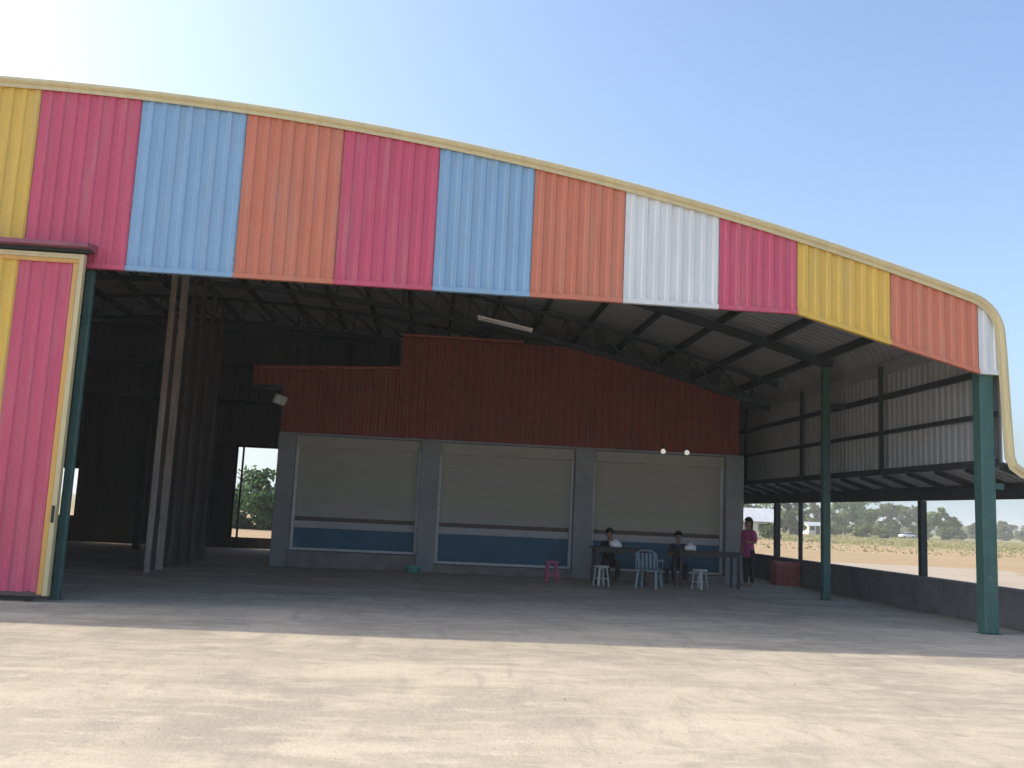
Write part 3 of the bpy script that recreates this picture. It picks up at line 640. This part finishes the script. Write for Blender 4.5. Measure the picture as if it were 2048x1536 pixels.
hang = dict(l=((.235, .02, .18), (.245, -.05, -.06), (.24, -.07, -.15)), r=((.24, -.02, .19), (.15, -.22, .22), (.09, -.27, .26)))
person((4.62, 23.72, 0.0), 0.1, 'sit', 'black', 'charcoal', False, 'person in black seated behind the table by the pilaster', onlap)
person((6.42, 23.75, 0.0), -0.15, 'sit', 'navy', 'black', False, 'person in dark navy seated behind the longer table', onlap)
person((8.28, 23.75, 0.0), math.radians(-62), 'stand', 'magenta', 'black', True, 'standing person with long dark hair in a magenta top beside the end pilaster', hang)
for x_, y_, lb in ((4.62, 23.80, 'dark wooden bench seat under the person in black'), (6.42, 23.83, 'dark wooden bench seat under the person in navy')):
    t = empty('bench', (x_, y_, 0), lb, 'bench')
    MB().box(x_-.32, x_+.32, y_-.15, y_+.15, .345, .385, .006).build('seat', 'wood', t)
    for sx in (-1, 1):
        for sy in (-1, 1): MB().box(x_+sx*.26-.025, x_+sx*.26+.025, y_+sy*.10-.025, y_+sy*.10+.025, 0, .344).build('leg', 'wood', t)

# ------------------------------------------------------------------ trees and plants
def tree(name, x, y, h, r, lm, label, seed, n_cl=26, per=70, ls=.42, cz=.62, group=None, squash=.8, cat='tree', z0=-.16, trunk=.16, low=.0):
    rnd = random.Random(seed); t = empty(name, (x, y, z0), label, cat, group); base = Vector((x, y, z0))
    tr = MB(); top = base+Vector((rnd.uniform(-.3, .3)*r*.3, rnd.uniform(-.3, .3)*r*.3, h*cz))
    mid = base.lerp(top, .5)+Vector((rnd.uniform(-.1, .1)*r, rnd.uniform(-.1, .1)*r, 0))
    tr.tube([base-Vector((0, 0, .1)), base+Vector((0, 0, h*.06)), mid, top], [trunk*1.5, trunk*1.1, trunk*.8, trunk*.45], 8)
    cen = base+Vector((0, 0, h*cz+low)); cl = []
    for k in range(n_cl):
        while True:
            q = Vector((rnd.uniform(-1, 1), rnd.uniform(-1, 1), rnd.uniform(-1, 1)))
            if .25 < q.length < 1: break
        p = cen+Vector((q.x*r, q.y*r, q.z*h*(1-cz)*squash*1.15)); cl.append((p, r*rnd.uniform(.20, .36)))
    for p, _ in cl[:9]: 
        a_ = mid.lerp(top, rnd.uniform(.2, 1)); tr.tube([a_, a_.lerp(p, .5)+Vector((0, 0, -.05*h)), p], [trunk*.4, trunk*.25, trunk*.08], 5)
    tr.build('trunk', 'bark', t)
    cr = MB()
    for p, cr_ in cl:
        for k in range(per):
            q = Vector((rnd.gauss(0, 1), rnd.gauss(0, 1), rnd.gauss(0, 1))).normalized()*cr_*rnd.uniform(.35, 1.05); q.z *= .75
            s_ = ls*rnd.uniform(.6, 1.35); u = Vector((rnd.gauss(0, 1), rnd.gauss(0, 1), rnd.gauss(0, .6))).normalized(); v = u.orthogonal().normalized()
            v = (Matrix.Rotation(rnd.uniform(0, 6.3), 3, u) @ v); c = p+q
            cr.add([c-u*s_*.5, c+v*s_*.28, c+u*s_*.5, c-v*s_*.28], [(0, 1, 2, 3)])
    cr.build('crown', LEAF[lm], t)
    return t
def dirpt(px, Y):                                     # ground point on the sight line through image column px at depth Y
    c = F*FPX+R*(px-1024)-U*(1060-768); return c.x/c.y*Y
tl = [  # px column, depth, height, radius, leaf, label
    (1498, 165, 7.2, 3.2, 1, 'greyish tree rising behind the grey roofed house'),
    (1580, 190, 8.4, 3.6, 1, 'tall dull green tree between the grey house and the pale hut'),
    (1626, 236, 7.3, 3.0, 1, 'round brownish green tree right behind the pale hut'),
    (1690, 232, 8.6, 4.2, 0, 'broad green tree left of the row of big trees near the white car'),
    (1735, 240, 9.4, 4.6, 0, 'tallest green tree of the row beyond the dry field'),
    (1785, 248, 9.0, 4.4, 1, 'dull green tree directly behind the white car'),
    (1836, 255, 8.2, 3.8, 1, 'slim dull tree at the end of the row beside the white car'),
    (1885, 225, 7.2, 3.9, 0, 'dark green tree standing alone in a gap of the tree line'),
    (1950, 300, 4.6, 3.2, 1, 'low scrubby tree far across the dry field'),
    (2010, 310, 6.2, 4.0, 1, 'medium tree far across the field behind the front post'),
    (2062, 300, 5.0, 4.5, 1, 'wide low tree at the far right end of the field')]
for k, (px, Y, h, r_, lm, lb) in enumerate(tl):
    tree('broadleaf_tree', dirpt(px, Y), Y, h, r_, lm, lb, 40+k, 46, 80, .72, .54, 'trees beyond the dry field', 1.0, trunk=.2)
bl = [(1665, 205, 2.6, 1.9, 2, 'pale green bush at the foot of the broad green tree'), (1718, 196, 3.0, 2.4, 2, 'bright green bush in front of the tallest tree'),
      (1762, 200, 2.4, 2.0, 2, 'small bright bush left of the white car'), (1920, 262, 2.6, 1.8, 1, 'round dark bush right of the lone dark tree'),
      (1975, 255, 2.2, 2.4, 1, 'low bush before the far scrubby trees'), (1540, 120, 1.6, 1.3, 1, 'dull bush beside the grey roofed house'), (1850, 215, 2.2, 1.5, 0, 'small green bush left of the lone dark tree')]
for k, (px, Y, h, r_, lm, lb) in enumerate(bl):
    tree('bush', dirpt(px, Y), Y, h, r_, lm, lb, 90+k, 26, 70, .5, .5, 'bushes along the edge of the field', 1.0, 'bush', trunk=.05)
# plants seen through the rear doorway
tree('leafy_shrub', -10.9, 62.0, 3.3, 2.9, 3, 'big fresh green shrub seen through the rear doorway', 7, 60, 100, .36, .5, None, 1.0, 'shrub', trunk=.06)
tree('leafy_shrub', -16.2, 64.0, 5.2, 2.2, 3, 'taller green tree just left of the shrub outside the rear doorway', 8, 34, 80, .28, .6, None, .9, 'tree', trunk=.09)
tree('leafy_shrub', -13.4, 44.0, 3.2, 1.5, 3, 'green shrub outside the narrow rear window', 9, 24, 60, .26, .5, None, 1.0, 'shrub', trunk=.06)
# palm beside the house
def palm(x, y, h, label):
    t = empty('palm_tree', (x, y, -.16), label, 'palm'); b0 = Vector((x, y, -.16)); tp = b0+Vector((.3, .1, h))
    MB().tube([b0, b0.lerp(tp, .5)+Vector((-.15, 0, 0)), tp], [.17, .13, .11], 8).build('trunk', 'bark', t)
    cr = MB(); rnd = random.Random(5)
    for k in range(18):
        a_ = k*2.4; el = rnd.uniform(-.2, .9); d_ = Vector((math.cos(a_), math.sin(a_), 0)); prev = tp; sd = Vector((-d_.y, d_.x, 0))
        for j in range(1, 9):
            s_ = j/8; p = tp+d_*2.3*s_+Vector((0, 0, el*1.9*s_-2.0*s_*s_))
            for q in (-1, 1): cr.add([prev, p, p+sd*q*.42*math.sin(math.pi*min(1, s_*.9+.12))-Vector((0, 0, .22))], [(0, 1, 2)])
            prev = p
    cr.build('crown', LEAF[0], t)
palm(dirpt(1530, 150), 150, 5.4, 'palm tree beside the grey roofed house')

# ------------------------------------------------------------------ far buildings and car
def house(px, Y, lx, ly, hw, hr, label, wallm, roofm, ang=0.0):
    x = dirpt(px, Y); t = empty('house', (x, Y, -.16), label, 'house'); t.rotation_euler.z = ang
    def P(mb, nm, mt, par=t): return mb.build(nm, mt, par, world=False)
    P(MB().box(-lx/2, lx/2, -ly/2, ly/2, 0, hw), 'wall', wallm)
    P(MB().add([(-lx/2, -ly/2, hw+.001), (-lx/2, ly/2, hw+.001), (-lx/2, 0, hr-.05), (lx/2, -ly/2, hw+.001), (lx/2, ly/2, hw+.001), (lx/2, 0, hr-.05)], [(0, 1, 2), (3, 5, 4), (0, 2, 5, 3), (1, 4, 5, 2), (0, 3, 4, 1)]), 'gable', wallm)
    e = .35; k_ = (hr-hw)/(ly/2)
    for s_ in (-1, 1):
        mb = MB(); mb.add([(-lx/2-e, s_*(ly/2+e), hw-e*k_+.03), (lx/2+e, s_*(ly/2+e), hw-e*k_+.03), (lx/2+e, 0, hr+.03), (-lx/2-e, 0, hr+.03),
                           (-lx/2-e, s_*(ly/2+e), hw-e*k_+.08), (lx/2+e, s_*(ly/2+e), hw-e*k_+.08), (lx/2+e, 0, hr+.08), (-lx/2-e, 0, hr+.08)],
                          [(0, 1, 2, 3), (4, 7, 6, 5), (0, 4, 5, 1), (1, 5, 6, 2), (2, 6, 7, 3), (3, 7, 4, 0)])
        P(mb, 'roof', roofm)
    d = P(MB().box(-.45, .45, -ly/2-.05, -ly/2-.005, 0, 2.0), 'door', 'wood')
    P(MB().box(.30, .36, -ly/2-.09, -ly/2-.051, .95, 1.05), 'handle', 'hub', d)
    for xx in ((-lx*.3, lx*.3)):
        w_ = P(MB().box(xx-.5, xx+.5, -ly/2-.03, -ly/2-.004, .95, 1.85), 'window', 'glassd')
        mb = MB(); mb.box(xx-.56, xx-.5, -ly/2-.06, -ly/2-.004, .89, 1.91); mb.box(xx+.5, xx+.56, -ly/2-.06, -ly/2-.004, .89, 1.91); mb.box(xx-.5, xx+.5, -ly/2-.06, -ly/2-.004, 1.85, 1.91); mb.box(xx-.5, xx+.5, -ly/2-.06, -ly/2-.004, .89, .95)
        P(mb, 'frame', 'swhite', w_)
    return t
house(1492, 128, 6.5, 5.0, 2.3, 3.9, 'low house with grey sheet roof seen past the standing person', 'housew', 'roofg', -.25)
house(1628, 215, 4.6, 3.5, 2.1, 2.8, 'small pale hut under the round brownish tree', 'housew', 'roofg', .1)
def car(px, Y, rz):
    x = dirpt(px, Y); t = empty('car', (x, Y, -.16), 'white car parked among the bushes before the tree row', 'car'); t.rotation_euler.z = rz
    def P(mb, nm, mt, par=t): return mb.build(nm, mt, par, world=False)
    sec = [(-1.95, .35, .62), (-1.85, .28, .86), (-1.2, .25, .93), (-.75, .25, .97), (1.3, .25, .98), (1.8, .28, .93), (1.95, .36, .60)]
    mb = MB(); vs = []
    for xx, zl, zh in sec:
        for yy, zz in ((-.78, zl), (-.82, (zl+zh)/2), (-.74, zh), (.74, zh), (.82, (zl+zh)/2), (.78, zl)): vs.append((xx, yy, zz))
    fs = [(i*6+k, i*6+(k+1) % 6, (i+1)*6+(k+1) % 6, (i+1)*6+k) for i in range(6) for k in range(6)]+[tuple(range(6)), tuple(36+k for k in range(6))]
    P(mb.add(vs, fs, True), 'body', 'carw')
    mb = MB(); mb.add([(-.95, -.72, .965), (1.65, -.72, .965), (1.65, .72, .965), (-.95, .72, .965), (-.35, -.58, 1.44), (1.25, -.60, 1.45), (1.25, .60, 1.45), (-.35, .58, 1.44)],
                      [(0, 1, 2, 3), (4, 7, 6, 5), (0, 4, 5, 1), (1, 5, 6, 2), (2, 6, 7, 3), (3, 7, 4, 0)]); P(mb, 'window_band', 'glassd')
    P(MB().box(-.38, 1.28, -.61, .61, 1.44, 1.50, .02), 'roof', 'carw')
    for xx in (-1.2, 1.2):
        for s_ in (-1, 1):
            w_ = P(MB().tube([(xx, s_*.66, .30), (xx, s_*.83, .30)], .30, 16), 'wheel', 'rubber'); P(MB().tube([(xx, s_*.831, .30), (xx, s_*.845, .30)], .18, 12), 'rim', 'hub', w_)
    for s_ in (-1, 1):
        P(MB().box(-1.96, -1.90, s_*.62-.14, s_*.62+.14, .62, .76), 'headlight', 'tube'); P(MB().box(1.90, 1.97, s_*.64-.1, s_*.64+.1, .64, .82), 'tail_light', 'carl')
        P(MB().box(.1, .25, s_*.79-.01 if s_ > 0 else s_*.79-.03, s_*.79+.03 if s_ > 0 else s_*.79+.01, .82, .86), 'door_handle', 'carw')
car(1814, 226, .15)
# loose grit on the yard
gt = MB(); rnd = random.Random(21)
for k in range(900):
    x = rnd.uniform(-7, 9); y = rnd.uniform(3.5, 14.0); s_ = rnd.uniform(.002, .008)*(2 if rnd.random() < .04 else 1)
    vs = [(x+s_*rnd.uniform(.6, 1.3)*a_, y+s_*rnd.uniform(.6, 1.3)*b_, s_*c_*rnd.uniform(.7, 1.1)) for a_, b_, c_ in ((-1, -.8, 0), (1, -.9, 0), (.9, 1, 0), (-1, .8, 0), (-.5, -.4, .9), (.5, -.5, 1), (.5, .4, .8), (-.5, .5, 1))]
    gt.add(vs, [(0, 1, 5, 4), (1, 2, 6, 5), (2, 3, 7, 6), (3, 0, 4, 7), (4, 5, 6, 7)])
tag(gt.build('grit', 'gritm'), 'loose grit scattered on the concrete yard', 'grit', kind='stuff')
# rough dry grass on the field (nobody could count it)
gr = MB(); rnd = random.Random(3)
for k in range(14000):
    px = rnd.uniform(1450, 2120); Y = 70+rnd.random()**1.3*170; x = dirpt(px, Y)
    if Y < 105 and rnd.random() < .8: continue
    h = rnd.uniform(.04, .16); wv = rnd.uniform(.03, .12); a_ = rnd.uniform(0, 3.14); d_ = Vector((math.cos(a_), math.sin(a_), 0))*wv
    p = Vector((x, Y, -.158)); gr.add([p-d_, p+d_, p+d_*.7+Vector((rnd.uniform(-.1, .1), 0, h)), p-d_*.6+Vector((0, 0, h*.8))], [(0, 1, 2, 3)])
tag(gr.build('dry_grass', LEAF[4]), 'patches of dry yellow grass across the open field', 'grass', kind='stuff')

# far wood on the horizon, one mass
fw = MB(); rnd = random.Random(11)
for k in range(150):
    px = rnd.uniform(1380, 2200); Y = rnd.uniform(380, 460); x = dirpt(px, Y); hh = rnd.uniform(2.5, 6.0)
    for j in range(70):
        c = Vector((x+rnd.gauss(0, 2.6), Y+rnd.gauss(0, 2.6), rnd.uniform(.1, 1)*hh)); s_ = rnd.uniform(.8, 1.7)
        u = Vector((rnd.gauss(0, 1), rnd.gauss(0, 1), rnd.gauss(0, .6))).normalized(); v = u.orthogonal().normalized()
        fw.add([c-u*s_*.5, c+v*s_*.35, c+u*s_*.5, c-v*s_*.35], [(0, 1, 2, 3)])
tag(fw.build('far_wood', LEAF[1]), 'hazy line of far trees along the horizon', 'wood', kind='stuff')
# hot dusty air
hz = MB(); hz.box(-1510, 1510, -510, 2610, -1.2, 13.5); HM = bpy.data.materials.new('haze_air'); HM.use_nodes = True
hn = HM.node_tree.nodes; hn.remove(hn['Principled BSDF']); pv = hn.new('ShaderNodeVolumePrincipled'); pv.inputs['Color'].default_value = (0.95, 0.95, 0.93, 1); pv.inputs['Density'].default_value = 0.00075
HM.node_tree.links.new(pv.outputs[0], hn['Material Output'].inputs['Volume'])
tag(hz.build('haze', HM), 'pale hazy air over the yard and field', 'haze', kind='stuff')
